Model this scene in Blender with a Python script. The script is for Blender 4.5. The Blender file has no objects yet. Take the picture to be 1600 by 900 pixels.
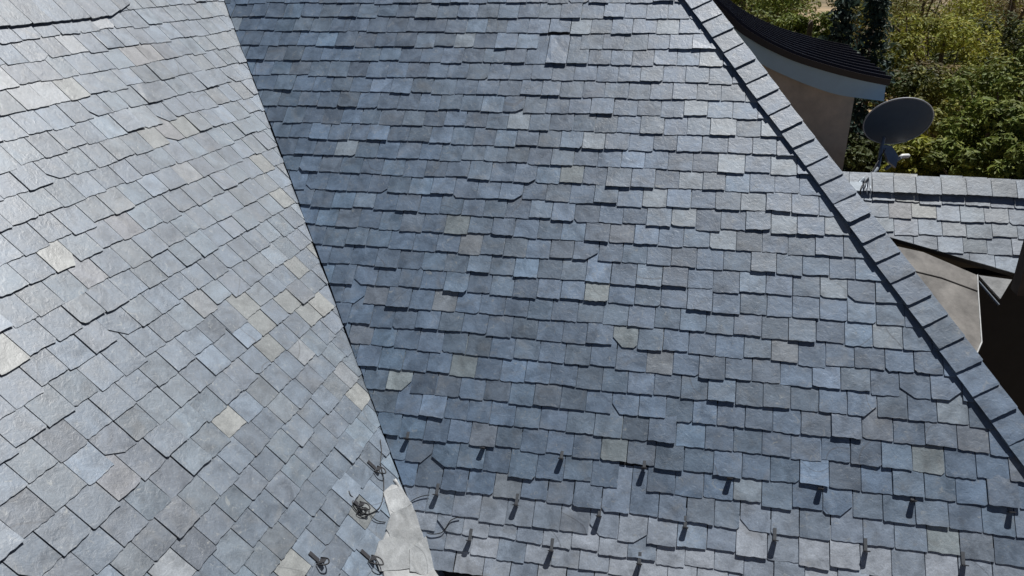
import bpy, bmesh, math, random
from mathutils import Vector, Matrix, noise

random.seed(11)
sc = bpy.context.scene
col = sc.collection
U = 0.26                      # one slate width in metres

# ------------------------------------------------------------------ camera
F_PX = 1214.8                 # focal length for a 1600 px wide picture
YAW, PIT, ROLL = 0.22424484, 0.42330331, -0.01838398
CAM = Vector((5.9566444, -25.8021789, 15.4477838))      # in slate units
fwd = Vector((-math.sin(YAW) * math.cos(PIT), math.cos(YAW) * math.cos(PIT), -math.sin(PIT)))
r0 = Vector((math.cos(YAW), math.sin(YAW), 0)); u0 = r0.cross(fwd)
rgt = math.cos(ROLL) * r0 + math.sin(ROLL) * u0
upv = math.cos(ROLL) * u0 - math.sin(ROLL) * r0
cam_d = bpy.data.cameras.new('camera'); cam = bpy.data.objects.new('camera', cam_d); col.objects.link(cam)
cam.matrix_world = Matrix(((rgt.x, upv.x, -fwd.x, CAM.x * U), (rgt.y, upv.y, -fwd.y, CAM.y * U),
                           (rgt.z, upv.z, -fwd.z, CAM.z * U), (0, 0, 0, 1)))
cam_d.sensor_width = 36; cam_d.lens = 36 * F_PX / 1600
cam_d.clip_start = 0.05; cam_d.clip_end = 2000
sc.camera = cam

# ------------------------------------------------------------------ light
SUN = Vector((0.22, 0.385, 0.90)).normalized()           # towards the sun
w = bpy.data.worlds.new('World'); sc.world = w; w.use_nodes = True
nt = w.node_tree; nt.nodes.clear()
sky = nt.nodes.new('ShaderNodeTexSky'); sky.sky_type = 'NISHITA'; sky.sun_disc = False
sky.sun_elevation = math.asin(SUN.z); sky.sun_rotation = math.atan2(SUN.x, SUN.y)
sky.air_density = 0.28; sky.dust_density = 0.1; sky.ozone_density = 2.0
bg = nt.nodes.new('ShaderNodeBackground'); bg.inputs[1].default_value = 0.05
ow = nt.nodes.new('ShaderNodeOutputWorld')
nt.links.new(sky.outputs[0], bg.inputs[0]); nt.links.new(bg.outputs[0], ow.inputs[0])
sd = bpy.data.lights.new('sun', 'SUN'); sd.energy = 5.0; sd.angle = math.radians(0.5); sd.color = (1, 0.985, 0.965)
so = bpy.data.objects.new('sun', sd); col.objects.link(so)
so.rotation_euler = SUN.to_track_quat('Z', 'Y').to_euler(); so.location = (0, 0, 30)
sc.view_settings.view_transform = 'Standard'; sc.view_settings.look = 'None'
sc.view_settings.exposure = 0.06; sc.view_settings.gamma = 1
sc.cycles.max_bounces = 6

# ------------------------------------------------------------------ geometry of the roofs (slate units)
P, PL = 0.76889604, 0.8375616           # pitch of the main slope and of the left slope
E = 0.88114                             # slate exposure
XV, XH, K = -6.72, 18.08, 0.62634       # valley and hip: X = X0 - K*s on the main slope
IDX0 = 20.49                            # course number at s = 0
cp, sp, cl, sl = math.cos(P), math.sin(P), math.cos(PL), math.sin(PL)

def PR(X, s, h=0.0):                    # main slope point
    return Vector((X, s * cp - h * sp, s * sp + h * cp)) * U
def PLf(Y, s, h=0.0):                   # left slope point
    return Vector((XV - s * cl + h * sl, Y, s * sl + h * cl)) * U
def ray(x, y):
    return rgt * ((x - 800) / F_PX) - upv * ((y - 450) / F_PX) + fwd
def at(x, y, d):                        # a place seen at (x, y), d slate units away along the view axis, metres
    return (CAM + ray(x, y) * d) * U
def hit(x, y, p0, n):
    D = ray(x, y); return CAM + D * ((p0 - CAM).dot(n) / D.dot(n))
nR = Vector((0, -sp, cp)); nL = Vector((sl, 0, cl))
def onR(x, y):
    q = hit(x, y, Vector((0, 0, 0)), nR); return q.x, q.y * cp + q.z * sp
def onL(x, y):
    q = hit(x, y, Vector((XV, 0, 0)), nL) - Vector((XV, 0, 0)); return q.y, -q.x * cl + q.z * sl
def proj(v):                            # metres -> pixel, depth
    q = v / U - CAM; z = q.dot(fwd)
    return 800 + F_PX * q.dot(rgt) / z, 450 - F_PX * q.dot(upv) / z, z
ZEAVE = -7.66 * sp                      # height of the eaves (slate units)
def yval(s): return s * sl / math.tan(P)      # valley on the left slope

# ------------------------------------------------------------------ helpers
def tag(o, label=None, cat=None, group=None, kind=None):
    if label: o['label'] = label
    if cat: o['category'] = cat
    if group: o['group'] = group
    if kind: o['kind'] = kind
    return o
def mesh_obj(name, verts, faces, mat, parent=None, cols=None, smooth=False):
    me = bpy.data.meshes.new(name); me.from_pydata([tuple(v) for v in verts], [], faces); me.update()
    if mat: me.materials.append(mat)
    if cols is not None:
        at_ = me.color_attributes.new('Col', 'FLOAT_COLOR', 'POINT')
        flat = [c for v in cols for c in v]; at_.data.foreach_set('color', flat)
    if smooth:
        me.polygons.foreach_set('use_smooth', [True] * len(me.polygons))
    o = bpy.data.objects.new(name, me); col.objects.link(o)
    if parent: o.parent = parent; o.matrix_parent_inverse = Matrix.Translation(-parent.location)
    return o
def empty(name, loc):
    o = bpy.data.objects.new(name, None); o.empty_display_size = 0.2; o.location = loc; col.objects.link(o); return o
class MB:
    def __init__(s): s.v = []; s.f = []; s.c = []
    def add(s, v, f, c=None):
        n = len(s.v); s.v += v; s.f += [tuple(i + n for i in q) for q in f]
        if c is not None: s.c += [c] * len(v)
    def prism(s, top, off, c=None):      # top polygon, extruded by vector off, closed
        n = len(top); v = [Vector(p) for p in top] + [Vector(p) + off for p in top]
        f = [tuple(range(n)), tuple(range(2 * n - 1, n - 1, -1))]
        f += [(i, n + i, n + (i + 1) % n, (i + 1) % n) for i in range(n)]
        s.add(v, f, c)
    def box(s, c0, ax, ay, az):
        c0 = Vector(c0); v = [c0 + ax * i + ay * j + az * k for k in (-1, 1) for j in (-1, 1) for i in (-1, 1)]
        s.add(v, [(0, 2, 3, 1), (4, 5, 7, 6), (0, 1, 5, 4), (2, 6, 7, 3), (0, 4, 6, 2), (1, 3, 7, 5)])
    def tube(s, pts, rad, n=8, cap=True):
        pts = [Vector(p) for p in pts]; rings = []; base = len(s.v)
        prev = None
        for i, p in enumerate(pts):
            d = (pts[min(i + 1, len(pts) - 1)] - pts[max(i - 1, 0)]).normalized()
            a = d.cross(Vector((0, 0, 1))) if prev is None else prev - d * prev.dot(d)
            if a.length < 1e-4: a = d.cross(Vector((1, 0, 0)))
            a.normalize(); prev = a; b = d.cross(a)
            r = rad[i] if isinstance(rad, (list, tuple)) else rad
            s.v += [p + (a * math.cos(t) + b * math.sin(t)) * r for t in [2 * math.pi * k / n for k in range(n)]]
        for i in range(len(pts) - 1):
            for k in range(n):
                s.f.append((base + i * n + k, base + i * n + (k + 1) % n, base + (i + 1) * n + (k + 1) % n, base + (i + 1) * n + k))
        if cap:
            s.f.append(tuple(base + k for k in range(n))[::-1]); e = base + (len(pts) - 1) * n
            s.f.append(tuple(e + k for k in range(n)))
    def build(s, name, mat, parent=None, smooth=False):
        return mesh_obj(name, s.v, s.f, mat, parent, s.c if s.c else None, smooth)
def smooth_path(pts, n=6):
    out = []
    for i in range(len(pts) - 1):
        p0, p1, p2, p3 = pts[max(i - 1, 0)], pts[i], pts[i + 1], pts[min(i + 2, len(pts) - 1)]
        for k in range(n):
            t = k / n
            out.append(0.5 * ((2 * p1) + (p2 - p0) * t + (2 * p0 - 5 * p1 + 4 * p2 - p3) * t * t + (3 * p1 - p0 - 3 * p2 + p3) * t ** 3))
    out.append(pts[-1]); return out
def clip(poly, a, b, c):                 # keep a*x + b*y <= c
    out = []
    for i in range(len(poly)):
        p, q = poly[i], poly[(i + 1) % len(poly)]
        dp, dq = a * p[0] + b * p[1] - c, a * q[0] + b * q[1] - c
        if dp <= 0: out.append(p)
        if (dp < 0 < dq) or (dq < 0 < dp):
            t = dp / (dp - dq); out.append((p[0] + (q[0] - p[0]) * t, p[1] + (q[1] - p[1]) * t))
    return out
def area(poly):
    return 0.5 * sum(poly[i][0] * poly[(i + 1) % len(poly)][1] - poly[(i + 1) % len(poly)][0] * poly[i][1] for i in range(len(poly)))

# ------------------------------------------------------------------ materials
def new_mat(name):
    m = bpy.data.materials.new(name); m.use_nodes = True
    n = m.node_tree; b = n.nodes['Principled BSDF']; return m, n, b
def plain(name, c, rough=0.6, metal=0.0, var=0.25, scale=9.0, bump=0.15, spec=0.5):
    m, n, b = new_mat(name)
    g = n.nodes.new('ShaderNodeNewGeometry')
    t = n.nodes.new('ShaderNodeTexNoise'); t.inputs['Scale'].default_value = scale; t.inputs['Detail'].default_value = 7; t.inputs['Roughness'].default_value = 0.65
    n.links.new(g.outputs['Position'], t.inputs['Vector'])
    r = n.nodes.new('ShaderNodeValToRGB')
    r.color_ramp.elements[0].position = 0.25; r.color_ramp.elements[1].position = 0.75
    r.color_ramp.elements[0].color = tuple(x * (1 - var) for x in c) + (1,); r.color_ramp.elements[1].color = tuple(min(1, x * (1 + var)) for x in c) + (1,)
    n.links.new(t.outputs[0], r.inputs[0]); n.links.new(r.outputs[0], b.inputs['Base Color'])
    b.inputs['Roughness'].default_value = rough; b.inputs['Metallic'].default_value = metal; b.inputs['Specular IOR Level'].default_value = spec
    if bump:
        bp = n.nodes.new('ShaderNodeBump'); bp.inputs['Strength'].default_value = bump; bp.inputs['Distance'].default_value = 0.02
        n.links.new(t.outputs[0], bp.inputs['Height']); n.links.new(bp.outputs[0], b.inputs['Normal'])
    return m
def slate_material():
    m, n, b = new_mat('slate')
    A = n.nodes.new('ShaderNodeAttribute'); A.attribute_name = 'Col'
    g = n.nodes.new('ShaderNodeNewGeometry')
    sc_ = n.nodes.new('ShaderNodeVectorMath'); sc_.operation = 'SCALE'; sc_.inputs[0].default_value = (37, 91, 53)
    n.links.new(A.outputs['Alpha'], sc_.inputs['Scale'])
    ad = n.nodes.new('ShaderNodeVectorMath'); ad.operation = 'ADD'
    n.links.new(g.outputs['Position'], ad.inputs[0]); n.links.new(sc_.outputs[0], ad.inputs[1])
    def nz(scale, det, rough, dist=0.0):
        t = n.nodes.new('ShaderNodeTexNoise'); t.inputs['Scale'].default_value = scale; t.inputs['Detail'].default_value = det
        t.inputs['Roughness'].default_value = rough; t.inputs['Distortion'].default_value = dist
        n.links.new(ad.outputs[0], t.inputs['Vector']); return t
    def ramp(src, p0, c0, p1, c1):
        r = n.nodes.new('ShaderNodeValToRGB'); r.color_ramp.elements[0].position = p0; r.color_ramp.elements[1].position = p1
        r.color_ramp.elements[0].color = (c0,) * 3 + (1,); r.color_ramp.elements[1].color = (c1,) * 3 + (1,)
        n.links.new(src, r.inputs[0]); return r
    def mul(a, bb):
        x = n.nodes.new('ShaderNodeMix'); x.data_type = 'RGBA'; x.blend_type = 'MULTIPLY'; x.inputs[0].default_value = 1
        n.links.new(a, x.inputs[6]); n.links.new(bb, x.inputs[7]); return x.outputs[2]
    cloud = nz(5.5, 4, 0.6, 0.6); fine = nz(70, 6, 0.7); streak = nz(11, 8, 0.72, 1.6)
    c = mul(A.outputs['Color'], ramp(cloud.outputs[0], 0.3, 0.68, 0.72, 1.34).outputs[0])
    c = mul(c, ramp(fine.outputs[0], 0.3, 0.78, 0.7, 1.2).outputs[0])
    st_ = n.nodes.new('ShaderNodeMix'); st_.data_type = 'RGBA'; st_.inputs[7].default_value = (0.235, 0.23, 0.215, 1)
    n.links.new(ramp(nz(3.4, 6, 0.6, 1.0).outputs[0], 0.52, 0.0, 0.72, 0.28).outputs[0], st_.inputs[0]); n.links.new(c, st_.inputs[6]); c = st_.outputs[2]
    # pale scuffs and lichen bloom
    pal = n.nodes.new('ShaderNodeMix'); pal.data_type = 'RGBA'
    pal.inputs[7].default_value = (0.34, 0.35, 0.33, 1)
    n.links.new(ramp(streak.outputs[0], 0.58, 0.0, 0.74, 0.8).outputs[0], pal.inputs[0]); n.links.new(c, pal.inputs[6])
    # hairline cracks on some slates
    cr = nz(1.3, 0.6, 0.4, 0.0); ab = n.nodes.new('ShaderNodeMath'); ab.operation = 'SUBTRACT'; ab.inputs[1].default_value = 0.5; n.links.new(cr.outputs[0], ab.inputs[0])
    ab2 = n.nodes.new('ShaderNodeMath'); ab2.operation = 'ABSOLUTE'; n.links.new(ab.outputs[0], ab2.inputs[0])
    lt = n.nodes.new('ShaderNodeMath'); lt.operation = 'LESS_THAN'; lt.inputs[1].default_value = 0.003; n.links.new(ab2.outputs[0], lt.inputs[0])
    gt = n.nodes.new('ShaderNodeMath'); gt.operation = 'GREATER_THAN'; gt.inputs[1].default_value = 0.86; n.links.new(A.outputs['Alpha'], gt.inputs[0])
    mm = n.nodes.new('ShaderNodeMath'); mm.operation = 'MULTIPLY'; n.links.new(lt.outputs[0], mm.inputs[0]); n.links.new(gt.outputs[0], mm.inputs[1])
    m2 = n.nodes.new('ShaderNodeMath'); m2.operation = 'MULTIPLY'; m2.inputs[1].default_value = 0.4; n.links.new(mm.outputs[0], m2.inputs[0])
    ck = n.nodes.new('ShaderNodeMix'); ck.data_type = 'RGBA'; ck.inputs[7].default_value = (0.03, 0.032, 0.038, 1)
    n.links.new(m2.outputs[0], ck.inputs[0]); n.links.new(pal.outputs[2], ck.inputs[6])
    n.links.new(ck.outputs[2], b.inputs['Base Color'])
    n.links.new(ramp(cloud.outputs[0], 0.3, 0.44, 0.7, 0.57).outputs[0], b.inputs['Roughness'])
    b.inputs['Specular IOR Level'].default_value = 1.0; b.inputs['IOR'].default_value = 1.62
    cleft = nz(16, 6, 0.6, 0.9)
    st = n.nodes.new('ShaderNodeValToRGB'); st.color_ramp.interpolation = 'CONSTANT'
    st.color_ramp.elements[0].color = (0, 0, 0, 1); st.color_ramp.elements[1].position = 0.44; st.color_ramp.elements[1].color = (.4, .4, .4, 1)
    for p_, v_ in ((0.56, .75), (0.66, 1.0)):
        e_ = st.color_ramp.elements.new(p_); e_.color = (v_,) * 3 + (1,)
    flake = nz(4.2, 5, 0.55, 0.5); n.links.new(flake.outputs[0], st.inputs[0])
    b0 = n.nodes.new('ShaderNodeBump'); b0.inputs['Strength'].default_value = 0.25; b0.inputs['Distance'].default_value = 0.003
    n.links.new(st.outputs[0], b0.inputs['Height'])
    b1 = n.nodes.new('ShaderNodeBump'); b1.inputs['Strength'].default_value = 0.5; n.links.new(b0.outputs[0], b1.inputs['Normal']); b1.inputs['Distance'].default_value = 0.006
    n.links.new(cleft.outputs[0], b1.inputs['Height'])
    b2 = n.nodes.new('ShaderNodeBump'); b2.inputs['Strength'].default_value = 0.35; b2.inputs['Distance'].default_value = 0.002
    n.links.new(fine.outputs[0], b2.inputs['Height']); n.links.new(b1.outputs[0], b2.inputs['Normal'])
    n.links.new(b2.outputs[0], b.inputs['Normal'])
    return m
SLATE = slate_material()
FELT = plain('roofing_felt', (0.035, 0.036, 0.04), 0.9)
BED = plain('gap_shade_bed', (0.03, 0.03, 0.034), 0.95)  # near-black, so the shade in the cap gaps is in the colour
LEAD = plain('weathered_zinc', (0.40, 0.41, 0.41), 0.6, 0.0, 0.35, 9, 0.3)
TERNE = plain('tan_sheet_metal', (0.175, 0.165, 0.152), 0.5, 0.1, 0.6, 3.2, 0.4)
STEEL = plain('guard_steel', (0.20, 0.21, 0.22), 0.45, 0.6, 0.2, 30, 0.1)
DKSTEEL = plain('guard_plate_steel', (0.05, 0.05, 0.055), 0.55, 0.4, 0.2, 30, 0.1)
BLACK = plain('black_cable', (0.012, 0.012, 0.014), 0.5, 0, 0.1, 20, 0)
STUCCO = plain('beige_stucco', (0.68, 0.54, 0.41), 0.95, 0, 0.2, 6, 0.3)
FASCIA = plain('pale_blue_paint', (0.52, 0.68, 0.76), 0.6, 0, 0.06, 6, 0.05)
DARKWALL = plain('near_black_wall', (0.018, 0.018, 0.022), 0.8, 0, 0.2, 8, 0.1)  # one near-black colour for the recess walls
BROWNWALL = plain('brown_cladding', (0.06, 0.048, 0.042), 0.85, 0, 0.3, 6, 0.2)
SEAM = plain('dark_seam_metal', (0.014, 0.010, 0.014), 0.38, 0.1, 0.2, 5, 0)
DISH = plain('dish_paint', (0.06, 0.095, 0.145), 0.5, 0.0, 0.08, 12, 0)
DISHRIM = plain('dish_rim_paint', (0.45, 0.47, 0.50), 0.5, 0.0, 0.05, 12, 0)
GALV = plain('galvanised_steel', (0.30, 0.34, 0.38), 0.4, 0.5, 0.15, 20, 0.05)
WHITE = plain('white_plastic', (0.78, 0.78, 0.76), 0.45, 0, 0.04, 8, 0)

TINT = (0.56, 0.735, 0.92)  # bluer: skylight on the main slope put into the slate colour
def slate_tone(lo=0.78, hi=1.22):
    k = random.uniform(lo, hi) * (random.choice((0.78, 1.25, 1.35)) if random.random() < .16 else 1)
    base = random.choice([(0.178, 0.212, 0.256)] * 6 + [(0.182, 0.212, 0.252)] * 4 + [(0.176, 0.213, 0.250)] * 3 + [(0.188, 0.212, 0.250)] * 2 + [(0.188, 0.216, 0.246)] * 2 + [(0.202, 0.222, 0.244)])
    return tuple(x * k * q for x, q in zip(base, TINT))

# ------------------------------------------------------------------ slates
T = 0.031
def slate_geo(place, a0, a1, tail, length, tone, lift=0.0, twist=0.0, clips=(), chips=None, t=T, rag=0.019, h0=0.0, base=None, expo=E):
    """one slate: outline in (across, up-slope), ragged tail, chipped corners, real thickness"""
    w_ = a1 - a0; n = 7
    cl_, cr_ = (random.uniform(0, 0.04) if random.random() < 0.9 else random.uniform(0.04, 0.13) for _ in range(2))
    cy = random.uniform(0.5, 1.1)
    tl, tr = random.uniform(-0.02, 0.02), random.uniform(-0.02, 0.02)
    pts = [(a0, cl_ * cy)]
    for i in range(n + 1):
        f = i / n
        x = a0 + cl_ + (w_ - cl_ - cr_) * f
        pts.append((x, tl + (tr - tl) * f + random.uniform(-rag, rag)))
    pts.append((a1, cr_ * cy))
    pts += [(a1 + random.uniform(-.012, .006), expo * 0.55), (a1, length), (a0, length), (a0 + random.uniform(-.006, .012), expo * 0.55)]
    if chips:
        for (ca, cb, cc) in chips: pts = clip(pts, ca, cb, cc)
    pts = [(x, y + tail(x) if callable(tail) else y + tail) for x, y in pts]
    for (ca, cb, cc) in clips:
        pts = clip(pts, ca, cb, cc)
        if len(pts) < 3: return None
    if len(pts) < 3 or area(pts) < 0.02: return None
    am = (a0 + a1) / 2
    def H(x, y):
        tt = tail(x) if callable(tail) else tail
        b = max(0.0, y - tt) / expo
        return h0 + 2.05 * t - t * b + lift * max(0.0, 1 - b * 0.8) + twist * (x - am) * max(0, 1 - b)
    top = [place(x, y, H(x, y)) for x, y in pts]
    bot = [place(x, y, H(x, y) - t * 0.92) for x, y in pts]
    k = len(pts)
    f = [tuple(range(k)), tuple(range(2 * k - 1, k - 1, -1))] + [(i, k + i, k + (i + 1) % k, (i + 1) % k) for i in range(k)]
    return top + bot, f, tone + (random.random(),), area(pts)
def field(thing, geos, most=300, name='slate', rest='slate_field'):
    """the slates that show largest become parts of their own, the rest one joined part"""
    scored = []
    for g in geos:
        c = sum(g[0], Vector()) / len(g[0]); x, y, z = proj(c)
        seen = 1 if (-15 < x < 1615 and -10 < y < 910 and z > 0) else 0
        scored.append((seen * g[3] / (z * z), g))
    scored.sort(key=lambda q: -q[0])
    big = [g for sc_, g in scored[:most] if sc_ > 0]; small = [g for sc_, g in scored[:most] if sc_ <= 0] + [g for _, g in scored[most:]]
    for v, f, c, ar in big:
        mesh_obj(name, v, f, SLATE, thing, [c] * len(v))
    if small:
        mb = MB()
        for v, f, c, ar in small: mb.add(v, f, c)
        tag(mb.build(rest, SLATE, thing), kind='stuff')

def near(lst, a, b, a0, a1, b0, b1):
    return [q for q in lst if a0 <= q[0] < a1 and b0 <= q[1] < b1]
PALE, WARM, YEL, PINK, DARK, OLIVE = (0.290, 0.322, 0.355), (0.236, 0.246, 0.264), (0.345, 0.362, 0.352), (0.203, 0.220, 0.254), (0.145, 0.178, 0.225), (0.240, 0.262, 0.264)

# ---- main slope
main = empty('house_wing', PR(8, -7.66)); tag(main, 'main house wing with the big blue-grey slate slope between valley and capped hip', 'house')
R_TONES = [(onR(x, y), c) for x, y, c in [
    (612, 594, YEL), (790, 760, WARM), (1168, 765, PALE), (1487, 843, YEL), (1120, 376, PALE), (940, 456, YEL), (722, 568, OLIVE), (1028, 560, WARM),
    (935, 216, PALE), (1012, 308, PALE), (1285, 448, PALE), (1375, 520, PALE), (1215, 543, WARM), (968, 704, OLIVE), (1425, 725, OLIVE), (1470, 720, OLIVE),
    (690, 468, WARM), (700, 345, OLIVE), (745, 380, WARM), (1180, 330, PALE), (1200, 200, PALE), (1145, 250, PALE), (1225, 255, PALE), (900, 30, PALE),
    (1060, 50, PALE), (720, 65, PALE), (820, 188, PALE), (900, 272, OLIVE), (1085, 160, PALE), (1180, 150, PALE), (1150, 195, PALE), (530, 230, PALE), (1480, 635, PALE),
    (1270, 660, DARK), (1200, 590, DARK), (1460, 675, DARK), (870, 620, DARK), (690, 740, DARK), (925, 735, DARK), (1010, 700, DARK), (660, 720, DARK), (1340, 740, DARK),
    (720, 600, DARK), (760, 610, DARK), (890, 380, DARK), (600, 180, DARK), (460, 110, DARK), (420, 90, DARK), (520, 250, DARK), (560, 330, DARK), (640, 350, DARK),
    (860, 60, PALE), (1120, 90, PALE), (1090, 270, PALE), (1290, 345, PALE), (1240, 340, PALE), (1050, 340, PALE), (960, 530, OLIVE), (760, 690, PINK), (575, 520, PINK),
    (1500, 700, PINK), (1590, 735, PINK), (1385, 690, PINK), (475, 100, DARK), (365, 35, PALE), (600, 470, PINK), (610, 375, PINK), (975, 365, PINK), (1590, 850, DARK)]]
R_GONE = [onR(x, y) for x, y in [(893, 66), (870, 76), (968, 742)]]
R_CHIP = [(onR(x, y), s) for x, y, s in [(910, 392, 1), (1420, 605, -1), (1465, 605, 1), (660, 715, 1), (697, 700, -1), (955, 830, -1), (1000, 845, 1), (560, 465, 1), (1330, 770, 1),
                                        (700, 820, -1), (1345, 645, 1), (640, 610, 1), (990, 530, -1)]]
geos = []
rnd = random.Random(5)
tails = [-(k - IDX0) * E for k in range(-3, 28)] + [-(q - IDX0) * E for q in (27.68, 28.40, 29.17)]
def hipX(s): return XH - K * s
for ci, tl in enumerate(tails):
    k = ci - 3
    ex = (tails[ci - 1] - tl) if ci else E
    ph = (0.30 if k % 2 == 0 else 0.80) + rnd.uniform(-0.06, 0.06)
    if 20 <= k: ph = (0.5 if k % 2 else 0.0) + rnd.uniform(-.05, .05)
    xl, xr = XV - K * tl - 1.1, hipX(tl) + 0.3
    X = math.floor(xl) + ph - 1
    while X < xr:
        wd = 1.0 + rnd.uniform(-0.045, 0.045) if rnd.random() < .93 else 1.0 + rnd.uniform(-.16, .16)
        a0, a1 = X + 0.009 + rnd.uniform(0, .008), X + wd - 0.009 - rnd.uniform(0, .008); X += wd
        am = (a0 + a1) / 2
        if a1 < xl: continue
        jit = rnd.gauss(0, 0.035)
        if k >= 27: jit *= 1.3
        tail = tl + jit
        if near(R_GONE, 0, 0, a0, a1, tl, tl + ex): continue
        tone = slate_tone()
        # the slates nearer the eaves blend unevenly to a paler tone
        sy = proj(PR(am, tl))[1] + 0.06 * (900 - proj(PR(am, tl))[0])
        if k >= 25:
            m = min(1.0, max(0, (sy - 775) / 95.0)) * rnd.uniform(0.35, 1.15)
            m = min(m, 1.0); tone = tuple(a * (1 - m) + b * m for a, b in zip(tone, (0.36, 0.40, 0.455)))
        for q, c in R_TONES:
            if a0 <= q[0] < a1 and tl <= q[1] < tl + ex: k_ = rnd.uniform(.9, 1.05); tone = tuple(x * k_ * q_ for x, q_ in zip(c, (.74, .84, .92)))  # accent slates take the painted skylight blue too
        ch = []
        for q, s in R_CHIP:
            if a0 <= q[0] < a1 and tl <= q[1] < tl + ex:
                ang = rnd.uniform(0.5, 0.95)
                # cut the lower left (s<0) or lower right (s>0) corner away
                na, nb = (s * math.sin(ang), -math.cos(ang))
                ch.append((na, nb, na * (am + s * 0.3) + nb * 0.2))
        if not ch and rnd.random() < 0.02:
            s = rnd.choice((-1, 1)); ang = rnd.uniform(.4, 1.1); na, nb = s * math.sin(ang), -math.cos(ang)
            ch.append((na, nb, na * (am + s * rnd.uniform(.25, .4)) + nb * rnd.uniform(.06, .18)))
        lift = abs(rnd.gauss(0, 0.014)) + (rnd.uniform(0.02, 0.05) if rnd.random() < 0.14 else 0)
        if k == 24 and any(a0 - .1 < q < a1 + .1 for q in (-.64, 2.34, 5.4, 8.42, 11.44, 14.4, 17.41)) and rnd.random() < .6: lift += rnd.uniform(.03, .06)
        g = slate_geo(PR, a0, a1, tail, ex * 1.93 if k < 27 else E * 1.5, tone, lift, rnd.gauss(0, .012),
                      [(-1, -K, -(XV + 0.17 + rnd.uniform(-.04, .03))), (1, K, XH - 0.25)], ch, expo=ex)
        if g: geos.append(g)
field(main, geos)
def deck(name, pts, place, mat, parent, depth=0.35, h=-0.03):
    mb = MB(); mb.prism([place(a, b, h) for a, b in pts], (place(0, 0, -depth) - place(0, 0, 0))); return mb.build(name, mat, parent)
STOP = 21.5
deck('roof_deck', [(XV + 7.66 * K - 0.6, -7.6), (hipX(-7.6), -7.6), (hipX(STOP), STOP), (XV - K * STOP - .6, STOP)], PR, FELT, main)
# the slope on the far side of the hip
mb = MB(); wv = Vector((0, 1, -1)) * U * 12
a, b = PR(hipX(-7.6), -7.6, 0), PR(hipX(STOP), STOP, 0)
mb.prism([a, a + wv * 0.4, b + wv, b], Vector((-.3, -.3, -.3)) * U); mb.build('far_slope', FELT, main)
a2 = PR(XV - K * STOP, STOP, 0); mb = MB(); wb = Vector((0, 1, -1)) * U * 14
mb.prism([a2, b, b + wb, a2 + wb], Vector((0, -.2, -.3)) * U); mb.build('back_slope', FELT, main)
# hip caps; near-black bed added to block light and shade the gaps
hd = Vector((K, -1.0)); hd.normalize(); hn = Vector((-hd.y, hd.x))         # along the hip (down), and to the right
def HP(a, b, h=0.0):                       # a = up along the hip from the eave corner, b = leftwards from the hip line
    s0 = -7.66; x = hipX(s0) - hd.x * a - (-hd.y) * b * 1.0 ; 
    s = s0 - hd.y * a - hd.x * b
    return PR(x, s, h)
mb = MB()
L_h = (STOP + 7.66) / (-hd.y)
v = [HP(0, 0.0, -0.1), HP(0, 0.0, 0.09), HP(0, 0.92, 0.10), HP(0, 0.92, -0.1), HP(L_h, 0.0, -0.1), HP(L_h, 0.0, 0.09), HP(L_h, .92, .10), HP(L_h, .92, -.1)]
mb.add(v, [(0, 1, 2, 3), (7, 6, 5, 4), (1, 5, 6, 2), (2, 6, 7, 3), (0, 4, 5, 1), (0, 3, 7, 4)]); mb.build('hip_bed', BED, main)
a = -0.2
while a < L_h:
    ln = 0.965 + random.uniform(-0.06, 0.06)
    def place(x, y, h): return HP(y, 1.03 - x, h + 0.09 + 0.01 * (1.03 - x))
    g = slate_geo(place, -0.02 + random.uniform(-.025, .02), 1.04 + random.uniform(-.02, .02), a, ln * 1.35, slate_tone(.78, 1.1), abs(random.gauss(0, .016)), random.gauss(0, .016), t=0.05, rag=.008, expo=ln)
    if g: mesh_obj('hip_cap', g[0], g[1], SLATE, main, [g[2]] * len(g[0]))
    a += ln
# eaves: dark gutter and wall below
mb = MB(); e0, e1 = PR(XV + 7.66 * K - 0.1, -7.66, -0.12), PR(hipX(-7.66), -7.66, -0.12)
n = 8
for i in range(n):
    a0, a1 = math.pi * i / n, math.pi * (i + 1) / n
    q = [Vector((0, -math.cos(x) * 0.24 - 0.16, -math.sin(x) * 0.24 - .06)) * U for x in (a0, a1)]
    mb.add([e0 + q[0], e1 + q[0], e1 + q[1], e0 + q[1]], [(0, 1, 2, 3)])
mb.build('gutter', BLACK, main)
GZ = -7.6                                   # ground height in metres
def wall(name, p, q, thick, z1, mat, parent):
    mb = MB(); d = (q - p).normalized(); nn = Vector((-d.y, d.x, 0)) * thick
    mb.prism([Vector((p.x, p.y, z1)), Vector((q.x, q.y, z1)), Vector((q.x, q.y, z1)) + nn, Vector((p.x, p.y, z1)) + nn], Vector((0, 0, GZ - 0.2 - z1)))
    return mb.build(name, mat, parent)
ye = (-7.66 * cp + 1.6) * U; xe = (XV + 7.16 * cl - 1.6) * U; zt = (ZEAVE + 0.9) * U
wall('wall', Vector((xe, ye, 0)), Vector((21 * U, ye, 0)), 0.25, zt, STUCCO, main)

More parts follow.
